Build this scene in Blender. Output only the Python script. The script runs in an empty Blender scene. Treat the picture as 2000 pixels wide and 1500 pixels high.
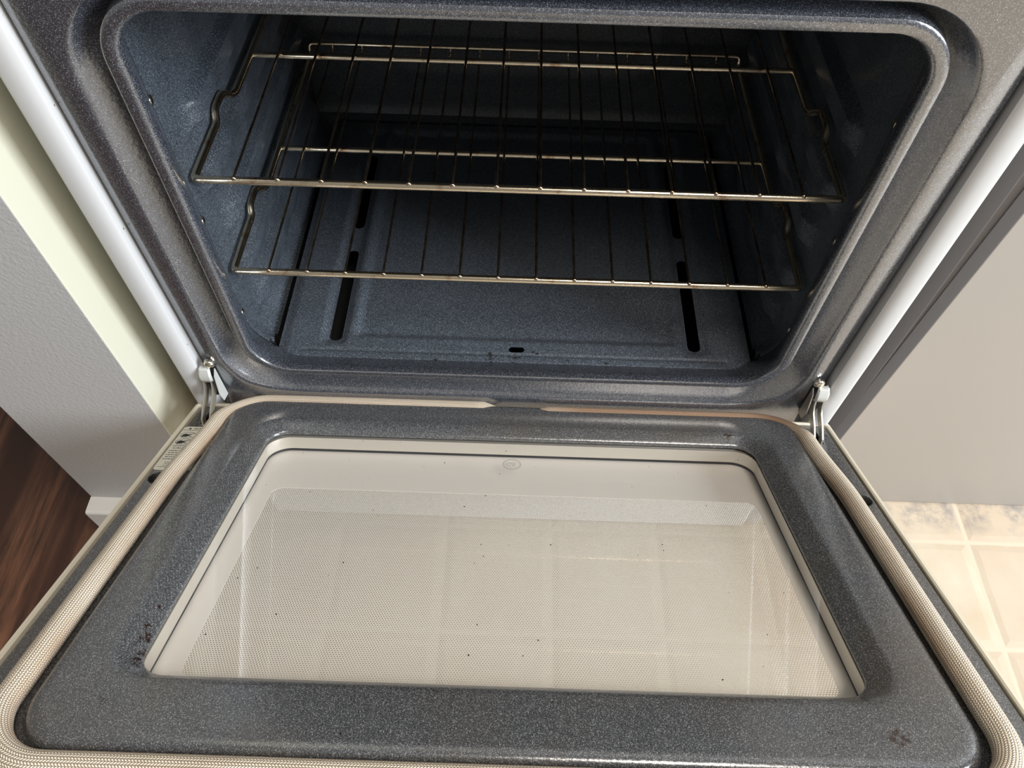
import bpy, bmesh, math, random
from mathutils import Vector, Matrix
random.seed(7)
sc = bpy.context.scene
COL = sc.collection
ZO = 0.46                                    # floor level is z = 0; the lower rack sits about 0.48 above it

# ------------------------------------------------------------------ camera
cam_d = bpy.data.cameras.new('camera'); cam = bpy.data.objects.new('camera', cam_d); COL.objects.link(cam)
cx = Vector((0.99947559, 0.02778746, 0.01662518)); cu = Vector((-0.03230884, 0.82147454, 0.56932918)); cf = Vector((-0.00216305, 0.56956776, -0.82194153))
cam.matrix_world = Matrix(((cx[0], cu[0], -cf[0], 0.0001), (cx[1], cu[1], -cf[1], -0.4771), (cx[2], cu[2], -cf[2], 0.5873 + ZO), (0, 0, 0, 1)))
cam_d.sensor_width = 36; cam_d.lens = 36 * 1445.2 / 2000; cam_d.clip_start = 0.01
sc.camera = cam
sc.view_settings.view_transform = 'Standard'; sc.view_settings.look = 'None'
sc.view_settings.gamma = 1; sc.view_settings.exposure = 0.0; sc.view_settings.use_curve_mapping = False

# ------------------------------------------------------------------ world and lights
world = bpy.data.worlds.new('room_ambience'); sc.world = world; world.use_nodes = True
wn = world.node_tree.nodes['Background']; wn.inputs[0].default_value = (1.0, 0.97, 0.93, 1); wn.inputs[1].default_value = 0.24

def area(name, loc, target, sx, sy, power, col):
    d = bpy.data.lights.new(name, 'AREA'); d.shape = 'RECTANGLE'; d.size = sx; d.size_y = sy; d.energy = power; d.color = col
    o = bpy.data.objects.new(name, d); COL.objects.link(o); o.location = loc
    o.rotation_euler = (Vector(target) - Vector(loc)).to_track_quat('-Z', 'Y').to_euler()
    return o
area('window_daylight', (3.3, -1.25, 1.95), (-0.2, 0.1, 0.5), 1.5, 1.5, 245, (0.86, 0.93, 1.0))
area('ceiling_lamp', (0.55, -0.75, 2.35), (0.1, -0.25, 0.3), 0.55, 0.55, 26, (1.0, 0.92, 0.83))

# ------------------------------------------------------------------ node helpers
def new_mat(name):
    m = bpy.data.materials.new(name); m.use_nodes = True
    return m, m.node_tree, m.node_tree.nodes['Principled BSDF']
def N(nt, typ, **kw):
    n = nt.nodes.new(typ)
    for k, v in kw.items():
        if k.startswith('_'): setattr(n, k[1:], v)
        else: n.inputs[k.replace('__', ' ')].default_value = v
    return n
def L(nt, a, b): nt.links.new(a, b)
def math_n(nt, op, a, b=None, c=None):
    n = nt.nodes.new('ShaderNodeMath'); n.operation = op
    for i, v in enumerate((a, b, c)):
        if v is None: continue
        if isinstance(v, (int, float)): n.inputs[i].default_value = v
        else: L(nt, v, n.inputs[i])
    return n.outputs[0]
def mixc(nt, fac, a, b):
    n = nt.nodes.new('ShaderNodeMix'); n.data_type = 'RGBA'
    for sock, v in ((n.inputs[0], fac), (n.inputs[6], a), (n.inputs[7], b)):
        if isinstance(v, (int, float)): sock.default_value = v
        elif isinstance(v, tuple): sock.default_value = v
        else: L(nt, v, sock)
    return n.outputs[2]
def ramp(nt, src, p0, p1, c0=(0, 0, 0, 1), c1=(1, 1, 1, 1)):
    r = nt.nodes.new('ShaderNodeValToRGB'); e = r.color_ramp.elements
    e[0].position = p0; e[0].color = c0; e[1].position = p1; e[1].color = c1
    L(nt, src, r.inputs[0]); return r.outputs[0]
def objco(nt): return nt.nodes.new('ShaderNodeTexCoord').outputs['Object']
def noise(nt, co, scale, detail=2, rough=.5):
    n = N(nt, 'ShaderNodeTexNoise', Scale=scale, Detail=detail, Roughness=rough); L(nt, co, n.inputs['Vector']); return n.outputs['Fac']
def bump(nt, b, h, strength, dist=.001, prev=None):
    n = N(nt, 'ShaderNodeBump', Strength=strength, Distance=dist); L(nt, h, n.inputs['Height'])
    if prev: L(nt, prev, n.inputs['Normal'])
    L(nt, n.outputs[0], b.inputs['Normal']); return n.outputs[0]

# ------------------------------------------------------------------ materials
def enamel(name, base, speck, rough, ior, spots=None):
    m, nt, b = new_mat(name); co = objco(nt)
    mp = N(nt, 'ShaderNodeMapping', Rotation=(.61, .83, .37)); L(nt, co, mp.inputs[0])   # keeps the grain off the panel planes
    v = N(nt, 'ShaderNodeTexVoronoi', Scale=1750.0); L(nt, mp.outputs[0], v.inputs['Vector'])
    sep = nt.nodes.new('ShaderNodeSeparateColor'); L(nt, v.outputs['Color'], sep.inputs[0])
    pick = math_n(nt, 'POWER', sep.outputs[0], 4.5)
    dot = ramp(nt, v.outputs['Distance'], .30, .62, (1, 1, 1, 1), (0, 0, 0, 1))
    f = math_n(nt, 'MULTIPLY', pick, dot)
    dark = ramp(nt, noise(nt, co, 1100, 1), .35, .65)
    base2 = mixc(nt, dark, tuple(x * .6 for x in base[:3]) + (1,), tuple(x * 1.35 for x in base[:3]) + (1,))
    # sparse burnt specks
    v2 = N(nt, 'ShaderNodeTexVoronoi', Scale=70.0); L(nt, co, v2.inputs['Vector'])
    s2 = nt.nodes.new('ShaderNodeSeparateColor'); L(nt, v2.outputs['Color'], s2.inputs[0])
    sp = math_n(nt, 'MULTIPLY', ramp(nt, v2.outputs['Distance'], .04, .065, (1, 1, 1, 1), (0, 0, 0, 1)), ramp(nt, s2.outputs[1], .74, .76))
    c = mixc(nt, f, base2, speck)
    c = mixc(nt, sp, c, (.004, .003, .002, 1))
    if spots:                                                 # baked-on grease: a shape of its own at fixed places
        acc = None; rag = noise(nt, co, 210, 4, .7)
        for (x, vv, r) in spots:
            d = nt.nodes.new('ShaderNodeVectorMath'); d.operation = 'DISTANCE'; L(nt, co, d.inputs[0]); d.inputs[1].default_value = (x, -vv, .008)
            k = math_n(nt, 'SUBTRACT', 1.0, math_n(nt, 'DIVIDE', d.outputs['Value'], r * 2.2))
            k = math_n(nt, 'MAXIMUM', k, 0.0); acc = k if acc is None else math_n(nt, 'MAXIMUM', acc, k)
        g = ramp(nt, math_n(nt, 'MULTIPLY', math_n(nt, 'POWER', acc, .5), rag), .40, .46)
        c = mixc(nt, g, c, (.018, .007, .004, 1))
        wide = ramp(nt, noise(nt, co, 7, 3), .48, .70)
        c = mixc(nt, math_n(nt, 'MULTIPLY', wide, .35), c, (.095, .072, .046, 1))
    L(nt, c, b.inputs['Base Color'])
    b.inputs['Roughness'].default_value = rough
    b.inputs['IOR'].default_value = ior
    bump(nt, b, noise(nt, co, 330, 2), .22, .0008)
    return m
M_ENA = enamel('speckled_grey_enamel', (.028, .032, .042, 1), (.40, .43, .50, 1), .23, 2.9)
M_ENL = enamel('speckled_grey_liner_enamel', (.056, .058, .061, 1), (.50, .50, .51, 1), .22, 1.9, [(-.268, .386, .008), (-.271, .375, .0075), (-.273, .364, .006), (-.274, .352, .005), (-.275, .335, .004), (.2435, .0500, .0055), (.2435, .0560, .0055), (.2435, .0615, .0045), (.260, .076, .006), (.268, .435, .009), (.222, .430, .005), (.218, .418, .004), (-.275, .425, .005), (.232, .414, .004), (-.05, .41, .004), (.0, .408, .004)])
M_ENB = enamel('speckled_blue_grey_enamel', (.042, .051, .063, 1), (.42, .47, .54, 1), .30, 1.7)
def pressed(mat):
    # soft pressed undulations of the sheet, running roughly upright
    m = mat.copy(); m.name = 'pressed_blue_grey_enamel'; nt = m.node_tree; b = nt.nodes['Principled BSDF']
    prev = b.inputs['Normal'].links[0].from_socket
    mp2 = N(nt, 'ShaderNodeMapping', Scale=(1, 1, .40)); L(nt, objco(nt), mp2.inputs[0])
    n = N(nt, 'ShaderNodeBump', Strength=1.0, Distance=.016); L(nt, noise(nt, mp2.outputs[0], 17, 0), n.inputs['Height']); L(nt, prev, n.inputs['Normal'])
    L(nt, n.outputs[0], b.inputs['Normal']); return m
M_ENW = pressed(M_ENB)
M_ENK = enamel('speckled_shaded_back_enamel', (.030, .034, .040, 1), (.30, .33, .37, 1), .38, 1.5)  # same enamel as the cavity, darkened to paint in the shade at the back

def plain(name, col, rough=.5, metal=0.0, bumps=None, coat=0):
    m, nt, b = new_mat(name)
    b.inputs['Base Color'].default_value = col + (1,); b.inputs['Roughness'].default_value = rough; b.inputs['Metallic'].default_value = metal
    b.inputs['Coat Weight'].default_value = coat
    co = objco(nt)
    if bumps: bump(nt, b, noise(nt, co, bumps[0], 3), bumps[1], bumps[2])
    return m
M_WHITE = plain('white_painted_steel', (.74, .74, .73), .28, coat=.3)
M_DRAW = plain('white_drawer_enamel', (.88, .88, .88), .3)
M_TRIM = plain('cream_painted_steel', (.74, .68, .55), .32, coat=.2)
M_DARK = plain('dark_steel_void_shade', (.012, .012, .013), .6)  # near-black colour also stands in for shade inside recesses and voids
M_BLACK = plain('black_print', (.03, .03, .035), .6)
M_STEEL = plain('dull_steel', (.62, .58, .50), .36, .85)
M_ZINC = plain('pale_zinc_steel', (.66, .67, .64), .38, .35)
M_SCREW = plain('bright_screw_steel', (.80, .74, .64), .22, 1.0)
M_LABEL = plain('label_paper', (.70, .68, .58), .45)
M_LOGO = plain('etched_grey_mark', (.36, .36, .32), .5)
M_CRUMB = plain('burnt_crumb', (.006, .005, .004), .8)

def stained_white():
    m, nt, b = new_mat('white_side_panel_steel'); co = objco(nt)
    v = N(nt, 'ShaderNodeTexVoronoi', Scale=95.0); L(nt, co, v.inputs['Vector'])
    s2 = nt.nodes.new('ShaderNodeSeparateColor'); L(nt, v.outputs['Color'], s2.inputs[0])
    sp = math_n(nt, 'MULTIPLY', ramp(nt, v.outputs['Distance'], .07, .12, (1, 1, 1, 1), (0, 0, 0, 1)), ramp(nt, s2.outputs[1], .80, .82))
    c = mixc(nt, sp, (.60, .60, .60, 1), (.22, .14, .08, 1))
    L(nt, c, b.inputs['Base Color']); b.inputs['Roughness'].default_value = .3; return m
M_SIDE = stained_white()

def rack_mat():
    m, nt, b = new_mat('heat_tinted_rack_steel'); co = objco(nt)
    f = ramp(nt, noise(nt, co, 45, 4, .6), .55, .72)
    c = mixc(nt, f, (.88, .76, .57, 1), (.45, .22, .10, 1))
    L(nt, c, b.inputs['Base Color']); b.inputs['Metallic'].default_value = 1; b.inputs['Roughness'].default_value = .19
    bump(nt, b, noise(nt, co, 500, 2), .15, .0005); return m
M_RACK = rack_mat()
def wire_mat():
    m, nt, b = new_mat('tarnished_wire_steel'); co = objco(nt)
    f = ramp(nt, noise(nt, co, 60, 4, .6), .35, .65)
    c = mixc(nt, f, (.52, .44, .34, 1), (.28, .19, .12, 1))
    L(nt, c, b.inputs['Base Color']); b.inputs['Metallic'].default_value = 1; b.inputs['Roughness'].default_value = .25
    return m
M_WIRE = wire_mat()

def gasket_mat():
    m, nt, b = new_mat('braided_fibreglass'); uv = nt.nodes.new('ShaderNodeTexCoord').outputs['UV']
    s = nt.nodes.new('ShaderNodeSeparateXYZ'); L(nt, uv, s.inputs[0])
    u, v = s.outputs[0], s.outputs[1]
    row = math_n(nt, 'DIVIDE', v, .00196)
    fr = math_n(nt, 'FRACT', row); par = math_n(nt, 'FLOORED_MODULO', math_n(nt, 'FLOOR', row), 2.0)
    sgn = math_n(nt, 'SUBTRACT', math_n(nt, 'MULTIPLY', par, 2.0), 1.0)
    st = math_n(nt, 'ADD', math_n(nt, 'DIVIDE', u, .0021), math_n(nt, 'MULTIPLY', math_n(nt, 'MULTIPLY', fr, .75), sgn))
    a = math_n(nt, 'SINE', math_n(nt, 'MULTIPLY', math_n(nt, 'FRACT', st), math.pi))
    c = math_n(nt, 'SINE', math_n(nt, 'MULTIPLY', fr, math.pi))
    h = math_n(nt, 'POWER', math_n(nt, 'MULTIPLY', a, c), .6)
    co = objco(nt)
    st1 = ramp(nt, noise(nt, co, 16, 4, .6), .52, .74)
    # heat browning on the inner flank; browning plus painted shade on the hinge side run
    so = nt.nodes.new('ShaderNodeSeparateXYZ'); L(nt, co, so.inputs[0])
    hinge = ramp(nt, so.outputs[1], 0.465, 0.482); 
    hinge = ramp(nt, math_n(nt, 'ADD', so.outputs[1], .5), .44, .485)
    rightside = ramp(nt, math_n(nt, 'ADD', so.outputs[0], .5), .50, .58)
    brown_and_shade = math_n(nt, 'MAXIMUM', math_n(nt, 'MULTIPLY', st1, .35), math_n(nt, 'MULTIPLY', hinge, math_n(nt, 'ADD', math_n(nt, 'MULTIPLY', rightside, .8), .2)))
    flank = math_n(nt, 'MULTIPLY', ramp(nt, math_n(nt, 'MULTIPLY', v, 10.0), .03, .12, (1, 1, 1, 1), (0, 0, 0, 1)), ramp(nt, noise(nt, co, 11, 3), .25, .6))
    brown_and_shade = math_n(nt, 'MAXIMUM', brown_and_shade, math_n(nt, 'MULTIPLY', flank, .8))
    c1 = mixc(nt, brown_and_shade, (1.0, .90, .72, 1), (.36, .18, .08, 1))
    cc = mixc(nt, h, (.30, .19, .10, 1), c1)
    L(nt, cc, b.inputs['Base Color']); b.inputs['Roughness'].default_value = .5; b.inputs['Sheen Weight'].default_value = .15
    bump(nt, b, h, .9, .0010); return m
M_GASK = gasket_mat()

def frit_mat():
    m, nt, b = new_mat('white_dot_frit'); co = objco(nt)
    s = nt.nodes.new('ShaderNodeSeparateXYZ'); L(nt, co, s.inputs[0])
    a = .0023
    px = math_n(nt, 'DIVIDE', s.outputs[0], a); py = math_n(nt, 'DIVIDE', s.outputs[1], a * 1.7320508)
    def dist(ox):
        dx = math_n(nt, 'SUBTRACT', math_n(nt, 'FRACT', math_n(nt, 'ADD', px, ox)), .5)
        dy = math_n(nt, 'MULTIPLY', math_n(nt, 'SUBTRACT', math_n(nt, 'FRACT', math_n(nt, 'ADD', py, ox)), .5), 1.7320508)
        return math_n(nt, 'SQRT', math_n(nt, 'ADD', math_n(nt, 'MULTIPLY', dx, dx), math_n(nt, 'MULTIPLY', dy, dy)))
    d = math_n(nt, 'MINIMUM', dist(0.0), dist(.5))
    hole = math_n(nt, 'LESS_THAN', d, .30)
    b.inputs['Base Color'].default_value = (.82, .78, .72, 1); b.inputs['Roughness'].default_value = .5
    tr = nt.nodes.new('ShaderNodeBsdfTransparent'); mx = nt.nodes.new('ShaderNodeMixShader')
    L(nt, hole, mx.inputs[0]); L(nt, b.outputs[0], mx.inputs[1]); L(nt, tr.outputs[0], mx.inputs[2])
    L(nt, mx.outputs[0], nt.nodes['Material Output'].inputs['Surface']); return m
M_FRITDOT = frit_mat()
M_FRIT = plain('white_solid_frit', (.79, .75, .70), .5)
def glass_mat(name, tint, refl):
    m = bpy.data.materials.new(name); m.use_nodes = True; nt = m.node_tree; nt.nodes.remove(nt.nodes['Principled BSDF'])
    fr = N(nt, 'ShaderNodeFresnel', IOR=1.5); geo = nt.nodes.new('ShaderNodeNewGeometry'); f = math_n(nt, 'MULTIPLY', math_n(nt, 'MULTIPLY', fr.outputs[0], refl), math_n(nt, 'SUBTRACT', 1.0, geo.outputs['Backfacing']))
    tr = nt.nodes.new('ShaderNodeBsdfTransparent'); tr.inputs[0].default_value = tint
    gl = nt.nodes.new('ShaderNodeBsdfGlossy'); gl.inputs['Roughness'].default_value = .03
    mx = nt.nodes.new('ShaderNodeMixShader'); L(nt, f, mx.inputs[0]); L(nt, tr.outputs[0], mx.inputs[1]); L(nt, gl.outputs[0], mx.inputs[2])
    L(nt, mx.outputs[0], nt.nodes['Material Output'].inputs['Surface']); return m
M_GLASS = glass_mat('clear_oven_glass', (.975, .972, .965, 1), .9)

def tile_mat():
    m, nt, b = new_mat('cream_floor_tile'); co = objco(nt)
    s = nt.nodes.new('ShaderNodeSeparateXYZ'); L(nt, co, s.inputs[0])
    def edge(x, off):
        t = math_n(nt, 'DIVIDE', math_n(nt, 'ADD', x, off), .158)
        f = math_n(nt, 'FRACT', t); return math_n(nt, 'SUBTRACT', .5, math_n(nt, 'ABSOLUTE', math_n(nt, 'SUBTRACT', f, .5))), math_n(nt, 'FLOOR', t)
    ex, ix = edge(s.outputs[0], -.695 + .158 * 20); ey, iy = edge(s.outputs[1], .017 + .158 * 30)
    wob = math_n(nt, 'MULTIPLY', math_n(nt, 'SUBTRACT', noise(nt, co, 25, 3), .5), .025)
    e = math_n(nt, 'ADD', math_n(nt, 'MINIMUM', ex, ey), wob)
    g = ramp(nt, e, .012, .026)
    rnd = nt.nodes.new('ShaderNodeTexWhiteNoise'); rnd.noise_dimensions = '2D'
    cb = nt.nodes.new('ShaderNodeCombineXYZ'); L(nt, ix, cb.inputs[0]); L(nt, iy, cb.inputs[1]); L(nt, cb.outputs[0], rnd.inputs['Vector'])
    t = mixc(nt, ramp(nt, noise(nt, co, 9, 5, .6), .35, .65), (.55, .44, .31, 1), (.61, .53, .41, 1))
    t = mixc(nt, math_n(nt, 'MULTIPLY', rnd.outputs[0], .45), t, (.53, .41, .30, 1))
    blot = ramp(nt, noise(nt, co, 26, 5, .7), .44, .62)
    near = ramp(nt, math_n(nt, 'ADD', s.outputs[1], .5), .490, .525)          # greyer blotches in the edge row along the cabinet foot
    t = mixc(nt, math_n(nt, 'MULTIPLY', blot, math_n(nt, 'ADD', math_n(nt, 'MULTIPLY', near, .8), .05)), t, (.28, .25, .23, 1))
    c = mixc(nt, g, (.62, .53, .40, 1), t)
    L(nt, c, b.inputs['Base Color']); b.inputs['Roughness'].default_value = .45
    bump(nt, b, ramp(nt, e, .02, .08), .5, .002); return m
M_TILE = tile_mat()
def wood_mat():
    m, nt, b = new_mat('dark_red_wood_floor'); co = objco(nt)
    mp = N(nt, 'ShaderNodeMapping', Scale=(1, .09, 1)); L(nt, co, mp.inputs[0])
    n1 = noise(nt, mp.outputs[0], 70, 6, .65); n2 = noise(nt, mp.outputs[0], 16, 3)
    c = mixc(nt, ramp(nt, n1, .36, .64), (.045, .022, .014, 1), (.23, .100, .052, 1))
    c = mixc(nt, ramp(nt, n2, .40, .62), (.05, .020, .012, 1), c)
    L(nt, c, b.inputs['Base Color']); b.inputs['Roughness'].default_value = .38
    bump(nt, b, n1, .25, .001); return m
M_WOOD = wood_mat()
def wall_mat(name, col, s=.5):
    m, nt, b = new_mat(name); co = objco(nt)
    b.inputs['Base Color'].default_value = col; b.inputs['Roughness'].default_value = .6
    bump(nt, b, noise(nt, co, 230, 4, .6), s, .002); return m
M_WALL = wall_mat('textured_grey_wall_paint', (.50, .49, .48, 1), .30)
def cream_mat():
    m, nt, b = new_mat('cream_gloss_paint'); co = objco(nt)
    s = nt.nodes.new('ShaderNodeSeparateXYZ'); L(nt, co, s.inputs[0])
    f = math_n(nt, 'MULTIPLY', ramp(nt, math_n(nt, 'MULTIPLY', s.outputs[2], 1.0), .27, .36, (1, 1, 1, 1), (0, 0, 0, 1)), ramp(nt, noise(nt, co, 14, 3), .35, .6))
    c = mixc(nt, math_n(nt, 'MULTIPLY', f, .6), (.60, .585, .47, 1), (.38, .28, .17, 1))   # greasy stain low down
    L(nt, c, b.inputs['Base Color']); b.inputs['Roughness'].default_value = .65; return m
M_CREAM = cream_mat()
M_CAB = plain('greige_cabinet_laminate', (.36, .33, .295), .35, bumps=(6, .05, .004))
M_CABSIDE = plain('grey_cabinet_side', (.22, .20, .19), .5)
M_BASE = plain('white_baseboard_paint', (.74, .72, .68), .45)

# ------------------------------------------------------------------ mesh helpers
def obj(name, bm, mat, parent=None, smooth=True, bevel=None, local=False):
    me = bpy.data.meshes.new(name)
    bmesh.ops.recalc_face_normals(bm, faces=bm.faces[:])
    bm.to_mesh(me); bm.free()
    o = bpy.data.objects.new(name, me); COL.objects.link(o)
    mats = mat if isinstance(mat, (list, tuple)) else [mat]
    for m in mats: me.materials.append(m)
    if smooth:
        for p in me.polygons: p.use_smooth = True
        try: me.set_sharp_from_angle(angle=math.radians(38))
        except Exception: pass
    if parent:
        o.parent = parent
        if not local:
            w = Vector((0, 0, 0)); q = parent
            while q: w += q.location; q = q.parent
            me.transform(Matrix.Translation(-w))
    if bevel:
        b = o.modifiers.new('bevel', 'BEVEL'); b.width = bevel; b.segments = 3; b.limit_method = 'ANGLE'
    return o
def thing(name, label, cat, loc, group=None):
    o = bpy.data.objects.new(name, None); COL.objects.link(o); o.location = loc; o.empty_display_size = .05
    o['label'] = label; o['category'] = cat
    if group: o['group'] = group
    return o
def tag(o, label, cat, group=None):
    o['label'] = label; o['category'] = cat
    if group: o['group'] = group
    return o
def struct(o): o['kind'] = 'structure'; return o
def box(bm, x0, x1, y0, y1, z0, z1):
    vs = [bm.verts.new((x, y, z)) for z in (z0, z1) for y in (y0, y1) for x in (x0, x1)]
    for f in ((0, 2, 3, 1), (4, 5, 7, 6), (0, 1, 5, 4), (2, 6, 7, 3), (0, 4, 6, 2), (1, 3, 7, 5)): bm.faces.new([vs[i] for i in f])
def rrect(x0, x1, y0, y1, r, n=10, seg=1):
    """points of a rounded rectangle, same count for any size"""
    r = max(min(r, (x1 - x0) / 2 - 1e-4, (y1 - y0) / 2 - 1e-4), 1e-4); P = []
    cs = [((x1 - r, y1 - r), 0), ((x0 + r, y1 - r), 90), ((x0 + r, y0 + r), 180), ((x1 - r, y0 + r), 270)]
    for (cxx, cyy), a0 in cs:
        arc = [(cxx + r * math.cos(math.radians(a0 + 90 * i / n)), cyy + r * math.sin(math.radians(a0 + 90 * i / n))) for i in range(n + 1)]
        if P and seg > 1:
            q = P[-1]
            for k in range(1, seg): P.append((q[0] + (arc[0][0] - q[0]) * k / seg, q[1] + (arc[0][1] - q[1]) * k / seg))
        P += arc
    if seg > 1:
        q = P[-1]; e = P[0]
        for k in range(1, seg): P.append((q[0] + (e[0] - q[0]) * k / seg, q[1] + (e[1] - q[1]) * k / seg))
    return P
def loft(bm, rings, closed_rings=False, cap0=False, cap1=False):
    V = [[bm.verts.new(p) for p in r] for r in rings]; n = len(V[0])
    m = len(V) if closed_rings else len(V) - 1
    for i in range(m):
        A, B = V[i], V[(i + 1) % len(V)]
        for j in range(n): bm.faces.new((A[j], A[(j + 1) % n], B[(j + 1) % n], B[j]))
    if cap0: bm.faces.new(V[0])
    if cap1: bm.faces.new(V[-1][::-1])
    return V
def round_path(pts, r, n=6):
    out = [Vector(pts[0])]
    for i in range(1, len(pts) - 1):
        p, a, b = Vector(pts[i]), Vector(pts[i - 1]), Vector(pts[i + 1])
        rr = min(r, (p - a).length * .48, (p - b).length * .48)
        s, e = p + (a - p).normalized() * rr, p + (b - p).normalized() * rr
        for k in range(n + 1):
            t = k / n; out.append((1 - t) ** 2 * s + 2 * t * (1 - t) * p + t * t * e)
    out.append(Vector(pts[-1])); return out
def sweep(bm, pts, r, n=10, cap=True, closed=False, uvl=None, ry=None, up=(0, 0, 1)):
    """tube along pts; r number or function(i/len)"""
    pts = [Vector(p) for p in pts]; K = len(pts); rings = []; cum = 0; us = []
    for i, p in enumerate(pts):
        if closed: t = (pts[(i + 1) % K] - pts[i - 1]).normalized()
        else: t = (pts[min(i + 1, K - 1)] - pts[max(i - 1, 0)]).normalized()
        if i: cum += (p - pts[i - 1]).length
        us.append(cum)
        upv = Vector(up)
        if abs(t.dot(upv)) > .98: upv = Vector((1, 0, 0)) if i == 0 else prev_n
        s = t.cross(upv).normalized(); nn = s.cross(t).normalized(); prev_n = nn
        rad = r(i / (K - 1)) if callable(r) else r; rb = (ry or 1) * rad
        rings.append([bm.verts.new(p + s * (rad * math.cos(2 * math.pi * j / n)) + nn * (rb * math.sin(2 * math.pi * j / n))) for j in range(n)])
    m = K if closed else K - 1
    uv = bm.loops.layers.uv.verify() if uvl else None
    for i in range(m):
        A, B = rings[i], rings[(i + 1) % K]
        for j in range(n):
            f = bm.faces.new((A[j], A[(j + 1) % n], B[(j + 1) % n], B[j]))
            if uv:
                u0, u1 = us[i], (us[i + 1] if i + 1 < K else cum); c = uvl
                for l, (uu, vv) in zip(f.loops, ((u0, j / n * c), (u0, (j + 1) / n * c), (u1, (j + 1) / n * c), (u1, j / n * c))): l[uv].uv = (uu, vv)
    if cap and not closed: bm.faces.new(rings[0][::-1]); bm.faces.new(rings[-1])
def ball(bm, c, r, sx=1, sy=1, sz=1, u=12, v=8):
    g = bmesh.ops.create_uvsphere(bm, u_segments=u, v_segments=v, radius=r, matrix=Matrix.Translation(c) @ Matrix.Diagonal((sx, sy, sz, 1)))
def disc_prism(bm, outline, z0, z1, f=lambda x, y, z: (x, y, z)):
    a = [bm.verts.new(f(x, y, z0)) for x, y in outline]; b = [bm.verts.new(f(x, y, z1)) for x, y in outline]; n = len(a)
    bm.faces.new(a[::-1]); bm.faces.new(b)
    for i in range(n): bm.faces.new((a[i], a[(i + 1) % n], b[(i + 1) % n], b[i]))
def boolean(o, cutters):
    """carve the cutters out of o and keep the result as plain mesh"""
    for c in cutters:
        md = o.modifiers.new('cut', 'BOOLEAN'); md.object = c; md.operation = 'DIFFERENCE'; md.solver = 'EXACT'
    bpy.context.view_layer.update()
    dg = bpy.context.evaluated_depsgraph_get()
    me = bpy.data.meshes.new_from_object(o.evaluated_get(dg))
    o.modifiers.clear(); o.data = me
    for c in cutters: bpy.data.objects.remove(c, do_unlink=True)
    for p in me.polygons: p.use_smooth = True
    try: me.set_sharp_from_angle(angle=math.radians(38))
    except Exception: pass
def sm(a, b, x):
    t = min(max((x - a) / (b - a), 0), 1); return t * t * (3 - 2 * t)
def text_mesh(bm, s, size, place):
    """add the flat letters of s to bm, each vertex mapped by place(x, y)"""
    cu_ = bpy.data.curves.new('t', 'FONT'); cu_.body = s; cu_.size = size; cu_.resolution_u = 3
    o = bpy.data.objects.new('t', cu_); COL.objects.link(o); bpy.context.view_layer.update()
    me = bpy.data.meshes.new_from_object(o.evaluated_get(bpy.context.evaluated_depsgraph_get()))
    vs = [bm.verts.new(place(v.co.x, v.co.y)) for v in me.vertices]
    for p in me.polygons:
        try: bm.faces.new([vs[i] for i in p.vertices])
        except ValueError: pass
    bpy.data.objects.remove(o, do_unlink=True); bpy.data.meshes.remove(me)

# ================================================================== SETTING
bm = bmesh.new(); box(bm, -.44, 2.6, -2.6, .70, -.03, 0)
struct(obj('floor', bm, M_TILE, smooth=False))
bm = bmesh.new(); box(bm, -3.0, -.44, -2.6, 2.6, -.03, 0)
struct(obj('floor', bm, M_WOOD, smooth=False))
bm = bmesh.new(); box(bm, -.41, 2.6, .70, .80, 0, 2.44)
struct(obj('wall_back', bm, M_WALL, smooth=False))
# stub wall end left of the oven: textured grey face, cream return towards the oven
bm = bmesh.new(); box(bm, -.589, -.4115, -.031, .80, 0, 2.44)
o = struct(obj('wall_left', bm, [M_WALL, M_CREAM], smooth=False, bevel=.0015))
for p in o.data.polygons:
    if p.normal.x > .9: p.material_index = 1
bm = bmesh.new()
prof = [(-.031, 0), (-.0560, 0), (-.0560, .0880), (-.0545, .0905), (-.0520, .0915), (-.031, .0920)]
a = [bm.verts.new((-.589, y, z)) for y, z in prof]; b2 = [bm.verts.new((-.4115, y, z)) for y, z in prof]
bm.faces.new(a); bm.faces.new(b2[::-1])
for i in range(len(prof)): bm.faces.new((a[i], b2[i], b2[(i + 1) % len(prof)], a[(i + 1) % len(prof)]))
struct(obj('baseboard_left', bm, M_BASE, smooth=False))

# cabinet right of the oven: flat greige door panel, darker side seen through the gap
cab = thing('base_cabinet', 'greige flat-front base cabinet standing on the tiles right of the oven', 'cabinet', (.80, .36, 0))
bm = bmesh.new(); z0, z1 = .004, .86
xl = lambda z: .4455 + (z - .16) * .030
for (yy0, yy1) in ((.0465, .066),):
    vs = [bm.verts.new(p) for p in ((xl(z0), yy0, z0), (1.6, yy0, z0), (1.6, yy0, z1), (xl(z1), yy0, z1), (xl(z0), yy1, z0), (1.6, yy1, z0), (1.6, yy1, z1), (xl(z1), yy1, z1))]
    for f in ((0, 1, 2, 3), (7, 6, 5, 4), (0, 4, 5, 1), (3, 2, 6, 7), (0, 3, 7, 4), (1, 5, 6, 2)): bm.faces.new([vs[i] for i in f])
fp = obj('front_panel', bm, [M_CAB, M_CABSIDE], cab, smooth=False, bevel=.0012)
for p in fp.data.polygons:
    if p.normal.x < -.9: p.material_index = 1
bm = bmesh.new(); box(bm, .4500, .472, .0675, .69, .0, .86); box(bm, 1.584, 1.6, .068, .69, 0, .86); box(bm, .472, 1.584, .674, .69, 0, .86); box(bm, .472, 1.584, .068, .69, .08, .096); box(bm, .4500, 1.6, .0675, .69, .8605, .872)
obj('carcass', bm, M_CABSIDE, cab, smooth=False, bevel=.001)

# ================================================================== OVEN
oven = thing('oven', 'white freestanding oven with speckled grey enamel inside and its door pulled down', 'oven', (0, .30, 0))

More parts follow.
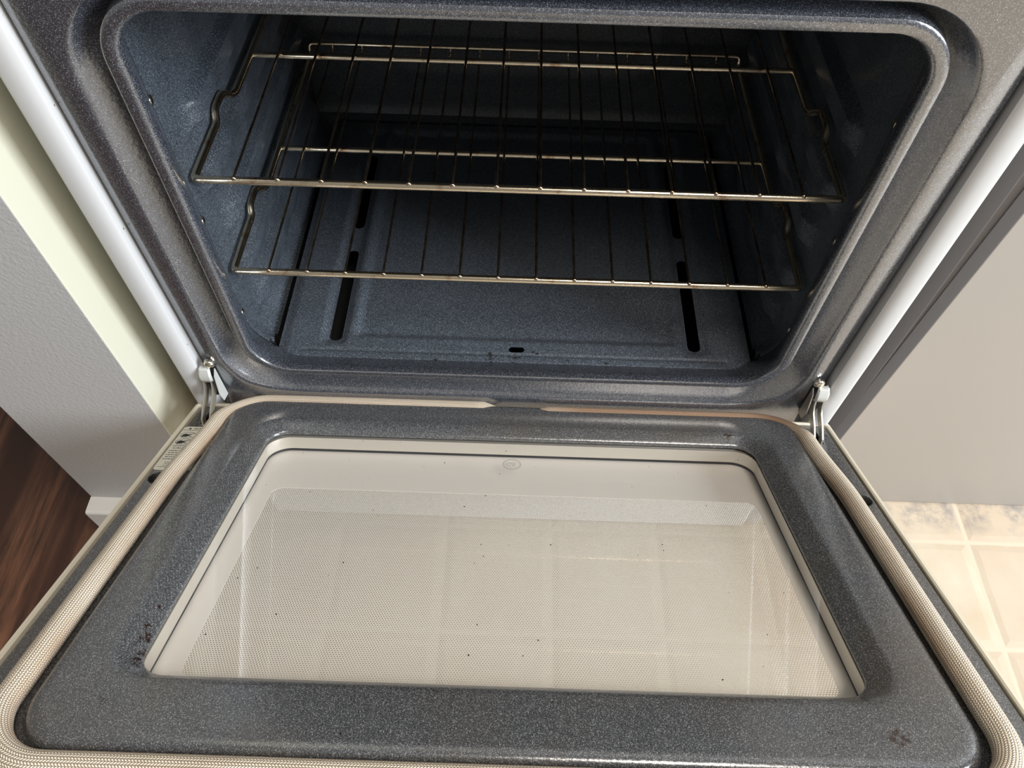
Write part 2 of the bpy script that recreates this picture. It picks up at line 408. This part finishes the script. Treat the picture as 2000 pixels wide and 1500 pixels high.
# ---- white outer body: two sides, cooktop slab, back
bm = bmesh.new()
for s in (-1, 1):
    xi, xo = .3535, .3785
    prof = [(xi, .012), (xi, -.001), (xi + .002, -.003), (xi + .010, -.0045), (xo - .006, -.0045), (xo - .003, -.0035), (xo - .001, -.001), (xo, .004), (xo, .66), (xi, .66)]
    prof = [(s * x, y) for x, y in prof]
    A = [bm.verts.new((x, y, .02)) for x, y in prof]; B = [bm.verts.new((x, y, .455 + ZO - .06)) for x, y in prof]; n = len(prof)
    bm.faces.new(A); bm.faces.new(B[::-1])
    for i in range(n): bm.faces.new((A[i], A[(i + 1) % n], B[(i + 1) % n], B[i]))
box(bm, -.3535, .3535, .64, .66, .02, .85)
obj('side_panels', bm, M_SIDE, oven)
bm = bmesh.new(); box(bm, -.381, .381, -.02, .66, .855, .90)
obj('cooktop', bm, M_WHITE, oven, smooth=False, bevel=.006)
bm = bmesh.new(); box(bm, -.372, .372, .035, .60, .0, .075)
obj('toe_kick', bm, M_DARK, oven, smooth=False)
bm = bmesh.new(); box(bm, -.350, .350, -.012, .03, .020, .225)
dr = obj('drawer', bm, M_DRAW, oven, smooth=False, bevel=.005)

# ---- enamel front frame with stepped gasket channel and rolled lip
# (d outward from narrowest opening, y depth, zb bottom, zt top, corner radius)
H0 = .284
fr = [  # d, y, z_bottom, z_top, r
    (.0670, .014, -.200, .3960, .003), (.0670, .005, -.200, .3960, .003), (.0655, .0032, -.199, .3950, .003), (.0590, .0010, -.190, .3900, .010),
    (.0530, .0000, -.170, .3700, .040), (.0450, .000, -.150, .3440, .085), (.0400, .0001, -.1415, .3420, .080), (.0375, .0008, -.1385, .3408, .077), (.0355, .0022, -.1360, .3400, .075), (.0320, .0046, -.1320, .3388, .072),
    (.0265, .0076, -.1250, .3368, .067), (.0205, .0104, -.1140, .3345, .061), (.0175, .0115, -.1060, .3330, .057), (.0162, .0108, -.1035, .3322, .055), (.0150, .0080, -.1010, .3315, .054), (.0138, .0040, -.0985, .3308, .052),
    (.0124, .0012, -.0955, .3300, .050), (.0105, .0001, -.0920, .3285, .048), (.0080, .0000, -.0890, .3265, .046), (.0045, .0000, -.0870, .3230, .043), (.0022, .0004, -.0863, .3208, .041), (.0010, .0015, -.0862, .3196, .040),
    (.0002, .0045, -.0865, .3188, .040), (.0000, .0080, -.0875, .3185, .040), (.0015, .0140, -.0910, .3200, .042), (.0050, .0220, -.0960, .3235, .045), (.0100, .0310, -.1010, .3285, .049), (.0145, .0390, -.1060, .3330, .052), (.0175, .0460, -.1120, .3380, .055)]
rings = []
for d, y, zb, zt, r in fr:
    if .0137 < d < .045 and y < .0125: y *= 1.75
    P = rrect(-H0 - d, H0 + d, zb, zt, r, 14)
    R = []
    for x, z in P:
        yy = y + (.007 * sm(-.110, -.150, z) if y < .0126 else 0)
        R.append((x, yy, z + ZO))
    rings.append(R)
bm = bmesh.new(); loft(bm, rings)
# rolled outer edge return
frame = obj('front_frame', bm, M_ENA, oven)
sol = frame.modifiers.new('thickness', 'SOLIDIFY'); sol.thickness = .0008; sol.offset = -1

# ---- cavity liner with pressed rack guides
LEV = [.1960, .1364, .0767, .0171, -.0426]
def inset(y, z):
    s = 0
    for k, l in enumerate(LEV):
        c = l - .0218
        prz = sm(.0175, .0080, abs(z - c)); y0 = .066 + (0 if k % 2 else .010)
        pry = sm(y0, y0 + .030, y + .4 * max(l - .0215 - z, 0)) * sm(.452, .435, y)
        s = max(s, prz * pry)
    u = .0115 * s
    return u
bm = bmesh.new(); NP = 130; rings = []; ny = 170
for i in range(ny + 1):
    y = .046 + (.472 - .046) * i / ny
    t = sm(.046, .075, y)
    P = rrect(-.3015, .3015, -.112 - .010 * t, .338, .055 - .013 * t, 22, NP)
    R = []
    for x, z in P:
        if abs(x) > .294: x -= math.copysign(inset(y, z), x)
        if z < -.085 and abs(x) < .2835 and i > 0: z = -.165
        R.append((x, y, z + ZO))
    rings.append(R)
V = loft(bm, rings)
cw = obj('cavity_walls', bm, [M_ENW, M_DARK], oven)
for p in cw.data.polygons:
    if p.center.z < ZO - .118: p.material_index = 1  # darkness of the chamber under the bottom panel, put in as colour
bm = bmesh.new(); nx, nz = 90, 60; G = []
for i in range(nx + 1):
    x = -.303 + .606 * i / nx; col = []
    for j in range(nz + 1):
        z = -.125 + .464 * j / nz
        a = sm(.016, .004, abs(math.hypot(max(abs(x) - .15, 0), max(abs(z - .10) - .09, 0)) - .03))
        y = .4715 - .0015 * a - .004 * sm(.01, .0, abs(z + .085))
        col.append(bm.verts.new((x, y, z + ZO)))
    G.append(col)
for i in range(nx):
    for j in range(nz): bm.faces.new((G[i][j], G[i][j + 1], G[i + 1][j + 1], G[i + 1][j]))
obj('back_wall', bm, M_ENK, oven)
bm = bmesh.new(); box(bm, -.352, .352, .48, .50, .10, .85); box(bm, -.352, .352, .02, .5, .24, .26)
obj('insulation_shield', bm, M_DARK, oven, smooth=False)

# ---- lift-out bottom panel: pressed field, folded front edge, four long slots and an oval vent
FZ = -.100
def fpan(x, y):
    ax = abs(x)
    h = -.0050 * sm(.1925, .181, ax) * sm(.058, .070, y) * sm(.452, .440, y)
    h -= .0048 * sm(.018, .008, abs(ax - .213)) * sm(.045, .060, y) * sm(.452, .440, y) * (1 if ax > .19 else .6)
    h += .0006 * sm(.006, .0025, abs(y - .0335)) * sm(.250, .244, ax)
    h -= .0010 * sm(.0028, .0006, abs(y - .0405)) * sm(.252, .248, ax)
    h -= .0030 * sm(.262, .276, ax)
    return h
bm = bmesh.new(); nx, ny = 300, 190; top = []; bot = []
def front_y(x):
    ax = abs(x)
    return .0262 - .0062 * sm(.246, .254, ax) + .010 * sm(.262, .276, ax)
for i in range(nx + 1):
    x = -.2755 + .551 * i / nx; y0 = front_y(x); ct = []; cb = []
    for j in range(ny + 1):
        y = y0 + (.4640 - y0) * (j / ny) ** 1.25
        z = FZ + fpan(x, y) + ZO
        ct.append(bm.verts.new((x, y, z))); cb.append(bm.verts.new((x, y, z - .0012)))
    top.append(ct); bot.append(cb)
for i in range(nx):
    for j in range(ny):
        bm.faces.new((top[i][j], top[i + 1][j], top[i + 1][j + 1], top[i][j + 1])); bm.faces.new((bot[i][j + 1], bot[i + 1][j + 1], bot[i + 1][j], bot[i][j]))
for i in range(nx):
    bm.faces.new((bot[i][0], bot[i + 1][0], top[i + 1][0], top[i][0])); bm.faces.new((top[i][ny], top[i + 1][ny], bot[i + 1][ny], bot[i][ny]))
for j in range(ny):
    bm.faces.new((top[0][j], top[0][j + 1], bot[0][j + 1], bot[0][j])); bm.faces.new((bot[nx][j], bot[nx][j + 1], top[nx][j + 1], top[nx][j]))
floorp = obj('bottom_panel', bm, M_ENB, oven)
cut = []
def slot_cut(x0, x1, y0, y1, r):
    b = bmesh.new(); disc_prism(b, rrect(x0, x1, y0, y1, r, 8), FZ + ZO - .03, FZ + ZO + .03)
    return obj('cutter', b, M_DARK, oven)
for s in (-1, 1):
    for y0, y1 in ((.056, .205), (.245, .395)):
        xa, xb = s * .2045, s * .2195
        cut.append(slot_cut(min(xa, xb), max(xa, xb), y0, y1, .0074))
cut.append(slot_cut(-.0070, .0112, .0440, .0522, .0040))
boolean(floorp, cut)

# ---- screws on the cavity walls
for s in (-1, 1):
    for z in (.2265, .0985, -.0330):
        bm = bmesh.new()
        c = Vector((s * .2962, .0360, z + ZO))
        ball(bm, c, .0040, .45, 1, 1)
        sweep(bm, [c, c + Vector((s * .004, 0, 0))], .0048, 14)
        obj('wall_screw', bm, M_SCREW, oven)

# ---- door: local axes x = oven x, y = towards the hinge, z = out of the inner face
A = .4741
door = bpy.data.objects.new('door', None)
bpy.data.objects.remove(door)
def dv(x, v, h): return (x, -v, h)
def ring(hx, v0, v1, r, h, n=10): return [dv(x, y, h) for x, y in rrect(-hx, hx, v0, v1, r, n)]
bm = bmesh.new()   # outer shell = the door itself
loft(bm, [ring(.3735, .004, .5060, .004, .0005), ring(.3748, .0028, .5072, .005, .0018), ring(.3775, .0006, .5098, .006, .0018), ring(.3790, 0, .511, .007, -.001), ring(.3790, 0, .511, .007, -.036),
          ring(.3760, .003, .508, .006, -.041), ring(.300, .035, .440, .02, -.041), ring(.300, .035, .440, .02, -.0395), ring(.3735, .004, .506, .004, -.0395), ring(.3735, .004, .506, .004, .0005)], closed_rings=False)
door = obj('door', bm, M_TRIM, oven, local=True)
door.location = Vector((0, -.0008, -.1625 + ZO)) - oven.location
door.rotation_euler = (-A, 0, 0)
# liner
bm = bmesh.new()
rg = [ring(.3712, .0052, .5045, .004, -.0030), ring(.3712, .0052, .5045, .004, -.0008), ring(.3702, .0062, .5035, .004, .0000),
      ring(.3300, .0040, .4640, .042, .0000), ring(.3278, .0036, .4622, .040, .0010), ring(.3262, .0034, .4606, .039, .0040), ring(.3250, .0032, .4595, .038, .0080), ring(.3235, .0030, .4580, .037, .0104), ring(.3205, .0046, .4550, .035, .0118), ring(.3150, .0080, .4500, .031, .0120),
      ring(.2915, .0455, .4110, .036, .0120), ring(.2870, .0495, .4065, .033, .0113), ring(.2830, .0525, .4030, .030, .0090), ring(.2760, .0570, .3985, .026, .0055), ring(.2722, .0592, .3965, .024, .0036), ring(.2705, .0603, .3955, .0225, .0022), ring(.2702, .0605, .3952, .022, .0010),
      ring(.2702, .0605, .3952, .022, -.0005), ring(.2780, .0545, .4010, .028, -.0005), ring(.2900, .0455, .4100, .034, .0095), ring(.3150, .0090, .4490, .031, .0100), ring(.3230, .0050, .4570, .036, .0060), ring(.3250, .0048, .4590, .038, -.0030)]
loft(bm, rg, closed_rings=True)
liner = obj('inner_liner', bm, M_ENL, door, local=True)
def dcut(outline, h0, h1):
    b = bmesh.new(); disc_prism(b, outline, h0, h1, lambda x, v, h: dv(x, v, h)); return obj('cutter', b, M_DARK, door, local=True)
circ = lambda cx_, cv, r, n=28: [(cx_ + r * math.cos(2 * math.pi * i / n), cv + r * math.sin(2 * math.pi * i / n)) for i in range(n)]
cut = [dcut(circ(s * .3585, .1520, .0090), -.02, .02) for s in (-1, 1)]
cut += [dcut([(s * .3375, .018), (s * .3575, .018), (s * .3575, .046), (s * .3375, .046)], -.02, .02) for s in (-1, 1)]
boolean(liner, cut)
for s in (-1, 1):                                             # countersunk screws
    bm = bmesh.new()
    cup = [[dv(x, v, h) for x, v in circ(s * .3585, .1520, r)] for r, h in ((.0103, .0002), (.0096, .0007), (.0088, -.0002), (.0082, -.0040), (.0070, -.0062), (.001, -.0064))]
    loft(bm, cup, cap1=True); cup_o = obj('screw_recess', bm, M_DARK, door, local=True)
    bm = bmesh.new()
    loft(bm, [[dv(x, v, h) for x, v in circ(s * .3585, .1520, r)] for r, h in ((.0044, -.0062), (.0044, -.0042), (.0036, -.0030), (.0019, -.0028), (.0017, -.0050), (.0003, -.0052))], cap1=True)
    obj('door_screw', bm, M_STEEL, door, local=True)
    bm = bmesh.new()                                          # dark hinge pocket
    x0, x1 = s * .3370, s * .3580
    P = [(x0, .0175), (x1, .0175), (x1, .0465), (x0, .0465)]
    loft(bm, [[dv(x, v, -.0010) for x, v in P], [dv(x, v, -.024) for x, v in P]], cap1=True)
    obj('hinge_pocket', bm, M_DARK, door, local=True)
# gasket
def gpath():
    P = []; X, T, Bv, r = .3418, .0045, .4725, .050
    def arc(cx_, cv, a0, a1, n=16): return [(cx_ + r * math.cos(math.radians(a0 + (a1 - a0) * i / n)), cv + r * math.sin(math.radians(a0 + (a1 - a0) * i / n))) for i in range(n + 1)]
    P += [(.0205 + (X - r - .0205) * i / 24, T) for i in range(25)][:-1]
    P += arc(X - r, T + r, -90, 0); P += [(X, T + r + (Bv - T - 2 * r) * i / 30) for i in range(1, 30)]
    P += arc(X - r, Bv - r, 0, 90); P += [(X - r - 2 * (X - r) * i / 40, Bv) for i in range(1, 40)]
    P += arc(-X + r, Bv - r, 90, 180); P += [(-X, Bv - r - (Bv - T - 2 * r) * i / 30) for i in range(1, 30)]
    P += arc(-X + r, T + r, 180, 270); P += [(-X + r + (X - r - .0120) * i / 24, T) for i in range(1, 25)]
    P = [(x - math.copysign(.0080 * sm(.17, .06, v) * sm(.20, .30, abs(x)), x), v + (.0020 if x > 0 else -.0025) * sm(.06, .01, v) * sm(.34, .30, abs(x))) for x, v in P]
    return P
gp = gpath(); pts = []; K = len(gp)
for i, (x, v) in enumerate(gp):
    h = .0082 - (.004 * (1 - sm(.010, .035, abs(x))) if v < .012 else 0)
    top_run = sm(.05, .02, v)
    pts.append(Vector(dv(x, v, h - .0012 * top_run)))
bm = bmesh.new()
def grad(t):
    i = t * (K - 1); x, v = gp[int(round(i))]
    a = .0098 - (.0022 if x > 0 else .0008) * sm(.06, .02, v)
    if v < .012: a *= .25 + .75 * sm(.010, .034, abs(x) - (.008 if x > 0 else 0))
    return a
sweep(bm, pts, grad, 24, uvl=.0588, ry=.92)
obj('gasket', bm, M_GASK, door, local=True)
# window: inner pane, spacer wall, fritted outer pane
bm = bmesh.new(); disc_prism(bm, rrect(-.2765, .2765, .0555, .4010, .026, 8), -.0045, -.0010, lambda x, v, h: dv(x, v, h))
obj('inner_glass', bm, M_GLASS, door, local=True)
bm = bmesh.new()
loft(bm, [ring(.2715, .0600, .3965, .024, -.0050), ring(.2715, .0600, .3965, .024, -.0195), ring(.2790, .0525, .4040, .028, -.0195), ring(.2790, .0525, .4040, .028, -.0050)], closed_rings=True)
obj('window_spacer', bm, plain('spacer_metal', (.70, .67, .61), .36, .55), door, local=True)
bm = bmesh.new()
loft(bm, [ring(.2717, .0602, .3963, .024, -.0196), ring(.2717, .0602, .3963, .024, -.0222), ring(.2790, .0525, .4040, .028, -.0222), ring(.2790, .0525, .4040, .028, -.0196)], closed_rings=True)
obj('gap_shade_ring', bm, M_BLACK, door, local=True)  # added black ring standing in for the shaded gap below the spacer
bm = bmesh.new(); disc_prism(bm, rrect(-.345, .345, .012, .480, .01, 4), -.0295, -.0240, lambda x, v, h: dv(x, v, h))
og = obj('outer_glass', bm, M_GLASS, door, local=True)
bm = bmesh.new()   # solid border of the printed frit on the pane
loft(bm, [ring(.343, .014, .478, .01, -.0238), [dv(x, v, -.0238) for x, v in rrect(-.2505, .2600, .1300, .3760, .012, 10)], [dv(x, v, -.0234) for x, v in rrect(-.2505, .2600, .1300, .3760, .012, 10)], ring(.343, .014, .478, .01, -.0234)], closed_rings=True)
obj('frit_border', bm, M_FRIT, og, local=True)
bm = bmesh.new()
P = rrect(-.2505, .2600, .1300, .3760, .012, 10); bm.faces.new([bm.verts.new(dv(x, v, -.0236)) for x, v in P])
obj('frit_dots', bm, M_FRITDOT, og, local=True, smooth=False)
bm = bmesh.new()
for k in range(60):
    x, v = random.uniform(-.262, .262), random.uniform(.068, .385); r = random.uniform(.0003, .00075)
    el = random.uniform(.6, 1.6); an = random.uniform(0, 3)
    pts_ = [(r * el * math.cos(t * math.pi / 3), r * math.sin(t * math.pi / 3)) for t in range(6)]
    bm.faces.new([bm.verts.new(dv(x + a * math.cos(an) - b * math.sin(an), v + a * math.sin(an) + b * math.cos(an), -.0009)) for a, b in pts_])
gs = obj('grease_specks', bm, M_CRUMB, door, local=True, smooth=False); gs['kind'] = 'stuff'
# etched maker's mark on the inner pane
bm = bmesh.new()
cxm, cvm, rm = .0010, .1060, .0086
for r0, r1 in ((.0098, .0090), (.0080, .0076)):
    a = [bm.verts.new(dv(*p, -.0008)) for p in circ(cxm, cvm, r0, 40)]; b = [bm.verts.new(dv(*p, -.0008)) for p in circ(cxm, cvm, r1, 40)]
    for i in range(40): bm.faces.new((a[i], a[(i + 1) % 40], b[(i + 1) % 40], b[i]))
text_mesh(bm, 'GE', .0098, lambda x, y: dv(cxm - .0066 + x * .95, cvm - .0034 + y, -.0008))
obj('etched_logo', bm, M_LOGO, door, local=True, smooth=False)
# caution sticker
bm = bmesh.new(); disc_prism(bm, rrect(-.3712, -.3330, .0530, .1385, .004, 5), .0001, .0004, lambda x, v, h: dv(x, v, h))
sticker = obj('caution_sticker', bm, M_LABEL, door, local=True, smooth=False); sticker['label'] = 'pale sticker printed with warnings and two hand pictograms'
bm = bmesh.new(); hh = .0006
put = lambda ox, ov: (lambda x, y: dv(ox + x, ov - y, hh))
def bar(x0, x1, v, t=.0004):
    bm.faces.new([bm.verts.new(dv(*p, hh)) for p in ((x0, v - t), (x1, v - t), (x1, v + t), (x0, v + t))])
text_mesh(bm, 'WARNING', .0052, put(-.3600, .0590))
bm.faces.new([bm.verts.new(dv(*p, hh)) for p in ((-.3655, .0590), (-.3620, .0590), (-.36375, .0552))])
bar(-.3705, -.3335, .0608, .00025); bar(-.3505, -.3350, .0626, .0003)
for v0 in (.0712, .0850):                                     # two struck-out hand pictograms in ovals
    for r0, r1 in ((1.0, .93),):
        a = [bm.verts.new(dv(-.3606 + .0085 * r0 * math.cos(t * math.pi / 18), v0 + .0062 * r0 * math.sin(t * math.pi / 18), hh)) for t in range(36)]
        b = [bm.verts.new(dv(-.3606 + .0085 * r1 * math.cos(t * math.pi / 18), v0 + .0062 * r1 * math.sin(t * math.pi / 18), hh)) for t in range(36)]
        for i in range(36): bm.faces.new((a[i], a[(i + 1) % 36], b[(i + 1) % 36], b[i]))
    hand = [(-.0068, .003), (-.0062, -.001), (-.0030, -.0034), (-.0022, -.0018), (.0030, -.0026), (.0035, -.0016), (-.0006, -.0002), (.0040, .0020), (.0044, .0032), (.0005, .0018), (-.0010, .0036)]
    bm.faces.new([bm.verts.new(dv(-.3606 + x, v0 + y, hh)) for x, y in hand])
    bm.faces.new([bm.verts.new(dv(-.3606 + x, v0 + y, hh + .0001)) for x, y in ((-.0060, .0040), (.0056, -.0046), (.0062, -.0042), (-.0054, .0044))])
bm.faces.new([bm.verts.new(dv(*p, hh)) for p in ((-.3496, .0640), (-.3490, .0640), (-.3490, .0930), (-.3496, .0930))])
bar(-.3690, -.3492, .0930, .0003)
text_mesh(bm, 'CAUTION', .0054, put(-.3670, .0990))
for k in range(5):
    v = .1026 + k * .0040; x = -.3690 + .0008 * (k % 2)
    while x < -.3400:
        w = random.uniform(.0012, .0034); bar(x, min(x + w, -.339), v, .00055); x += w + .0008
for k in range(4):
    v = .1245 + k * .0029; x = -.3640 - (.004 if k == 3 else .0)
    while x < -.3400:
        w = random.uniform(.0008, .0024); bar(x, min(x + w, -.339), v, .00035); x += w + .0006
obj('printed_text', bm, M_BLACK, sticker, local=True, smooth=False)

# ---- hinges (part of the oven): screw, bracket, twin links, dark cheek plate
for s in (-1, 1):
    def T(x, y, z): return (s * x, y, z + ZO)
    bm = bmesh.new()                                          # bracket shell
    secs = [(.0, -.0855, .0046), (-.0050, -.0870, .0062), (-.0088, -.0925, .0070), (-.0100, -.0985, .0070), (-.0085, -.1040, .0064)]
    rr = []
    for y, z, w in secs:
        rr.append([T(.3455 + a, y, z) for a in (-w, -w * .7, 0, w * .7, w)])
    Vg = [[bm.verts.new((p[0], p[1] + (.0022 if k in (0, 4) else 0), p[2])) for k, p in enumerate(r)] for r in rr]
    for i in range(len(Vg) - 1):
        for j in range(4): bm.faces.new((Vg[i][j], Vg[i][j + 1], Vg[i + 1][j + 1], Vg[i + 1][j]))
    h = obj('hinge', bm, M_ZINC, oven); md = h.modifiers.new('thickness', 'SOLIDIFY'); md.thickness = .0014; md.offset = 0
    hl = lambda b_, n_, m_: obj(n_, b_, m_, h)
    for xo, z1 in ((.3515, -.134), (.3425, -.131)):
        bm = bmesh.new()
        pl = [(-.0060, -.1010), (-.0100, -.1120), (-.0160, -.1180), (-.0300, -.1230), (-.0430, -.1300), (-.0480, -.1420), (-.0420, -.1440), (-.0350, -.1350), (-.0150, -.1290), (-.0030, -.1220), (.0010, -.1060)]
        a = [bm.verts.new(T(xo - .0009, y, z)) for y, z in pl]; b = [bm.verts.new(T(xo + .0009, y, z)) for y, z in pl]
        bm.faces.new(a); bm.faces.new(b[::-1])
        for i in range(len(pl)): bm.faces.new((a[i], b[i], b[(i + 1) % len(pl)], a[(i + 1) % len(pl)]))
        hl(bm, 'link_arm', M_STEEL)
    bm = bmesh.new()                                          # cheek plate on the oven side
    pl = [(.0005, -.0900), (-.0070, -.0960), (-.0140, -.1220), (-.0120, -.1360), (.0005, -.1400)]
    a = [bm.verts.new(T(.3350, y, z)) for y, z in pl]; b = [bm.verts.new(T(.3362, y, z)) for y, z in pl]
    bm.faces.new(a); bm.faces.new(b[::-1])
    for i in range(5): bm.faces.new((a[i], b[i], b[(i + 1) % 5], a[(i + 1) % 5]))
    hl(bm, 'cheek_plate', M_ZINC if s < 0 else M_STEEL)
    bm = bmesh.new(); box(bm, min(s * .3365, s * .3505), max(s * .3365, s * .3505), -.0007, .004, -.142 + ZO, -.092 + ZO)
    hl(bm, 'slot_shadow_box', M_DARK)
    bm = bmesh.new(); c = Vector(T(.3385, -.0012, -.0805)); ball(bm, c, .0056, 1, .55, 1); sweep(bm, [c, c + Vector((0, .003, 0))], .0060, 16, up=(0, 0, 1))
    hl(bm, 'hinge_screw', M_SCREW)

# ================================================================== RACKS
def rack(z0, dx, label):
    root = thing('oven_rack', label, 'rack', (dx, .25, z0 + ZO))
    X = .2948
    def P(x, y, z=0): return (x + dx, y, z0 + z + ZO)
    right = [P(X - .006, .4550), P(X - .006, .184), P(X - .004, .176, .001), P(X + .0012, .166, .0095), P(X + .0012, .141, .0095), P(X - .001, .130, .001), P(X, .120), P(X, .0500)]
    left = [(2 * dx - p[0], p[1], p[2]) for p in right]
    path = right + left[::-1]
    bm = bmesh.new(); pts = round_path(path, .0055, 5); sweep(bm, pts, .0037, 14, closed=False, cap=True)
    obj('rim', bm, M_RACK, root)
    bm = bmesh.new(); sweep(bm, [P(-X + .006, .2505, -.0005), P(X - .006, .2505, -.0005)], .0031, 12); obj('crossbar', bm, M_RACK, root)
    bm = bmesh.new(); sweep(bm, round_path([P(-.2890, .4500, .0), P(-.2890, .4560, .0105), P(.2890, .4560, .0105), P(.2890, .4500, .0)], .006, 6), .0029, 10, up=(0, 1, 0)); obj('stop_bar', bm, M_RACK, root)
    for k in range(14):
        x = (k - 6.5) * .0396
        bm = bmesh.new(); zt = .0042
        sweep(bm, round_path([P(x, .0490, .0032), P(x, .0530, zt), P(x, .4520, zt), P(x, .4535, .0105)], .003, 4), .0014, 8)
        ball(bm, P(x, .0490, .0034), .0025, 1, .9, .9, 10, 6)
        obj('wire', bm, M_WIRE, root)
    return root
rack(.1364, -.0015, 'upper steel wire oven rack, the one nearer the top of the oven opening')
rack(.0171, 0.0, 'lower steel wire oven rack, nearer the slotted oven floor')

# ================================================================== CRUMBS by the vent hole
for i in range(16):
    x = random.uniform(-.028, .040) if i < 11 else random.uniform(-.10, .12)
    y = random.uniform(.031, .045) if i < 11 else random.uniform(.028, .034)
    if abs(x - .002) < .014 and y > .040: y = .036
    r = random.uniform(.0008, .0017)
    bm = bmesh.new(); zf = FZ + fpan(x, y) + ZO
    bmesh.ops.create_icosphere(bm, subdivisions=1, radius=r, matrix=Matrix.Diagonal((1.3, 1, .7, 1)))
    for v in bm.verts: v.co *= random.uniform(.75, 1.2)
    lo = min(v.co.z for v in bm.verts)
    for v in bm.verts: v.co.z -= lo
    o = obj('crumb', bm, M_CRUMB, smooth=False); o.location = (x, y, zf)
    tag(o, 'tiny black burnt crumb lying near the front edge of the oven floor', 'crumb', 'burnt crumbs by the oval vent hole')
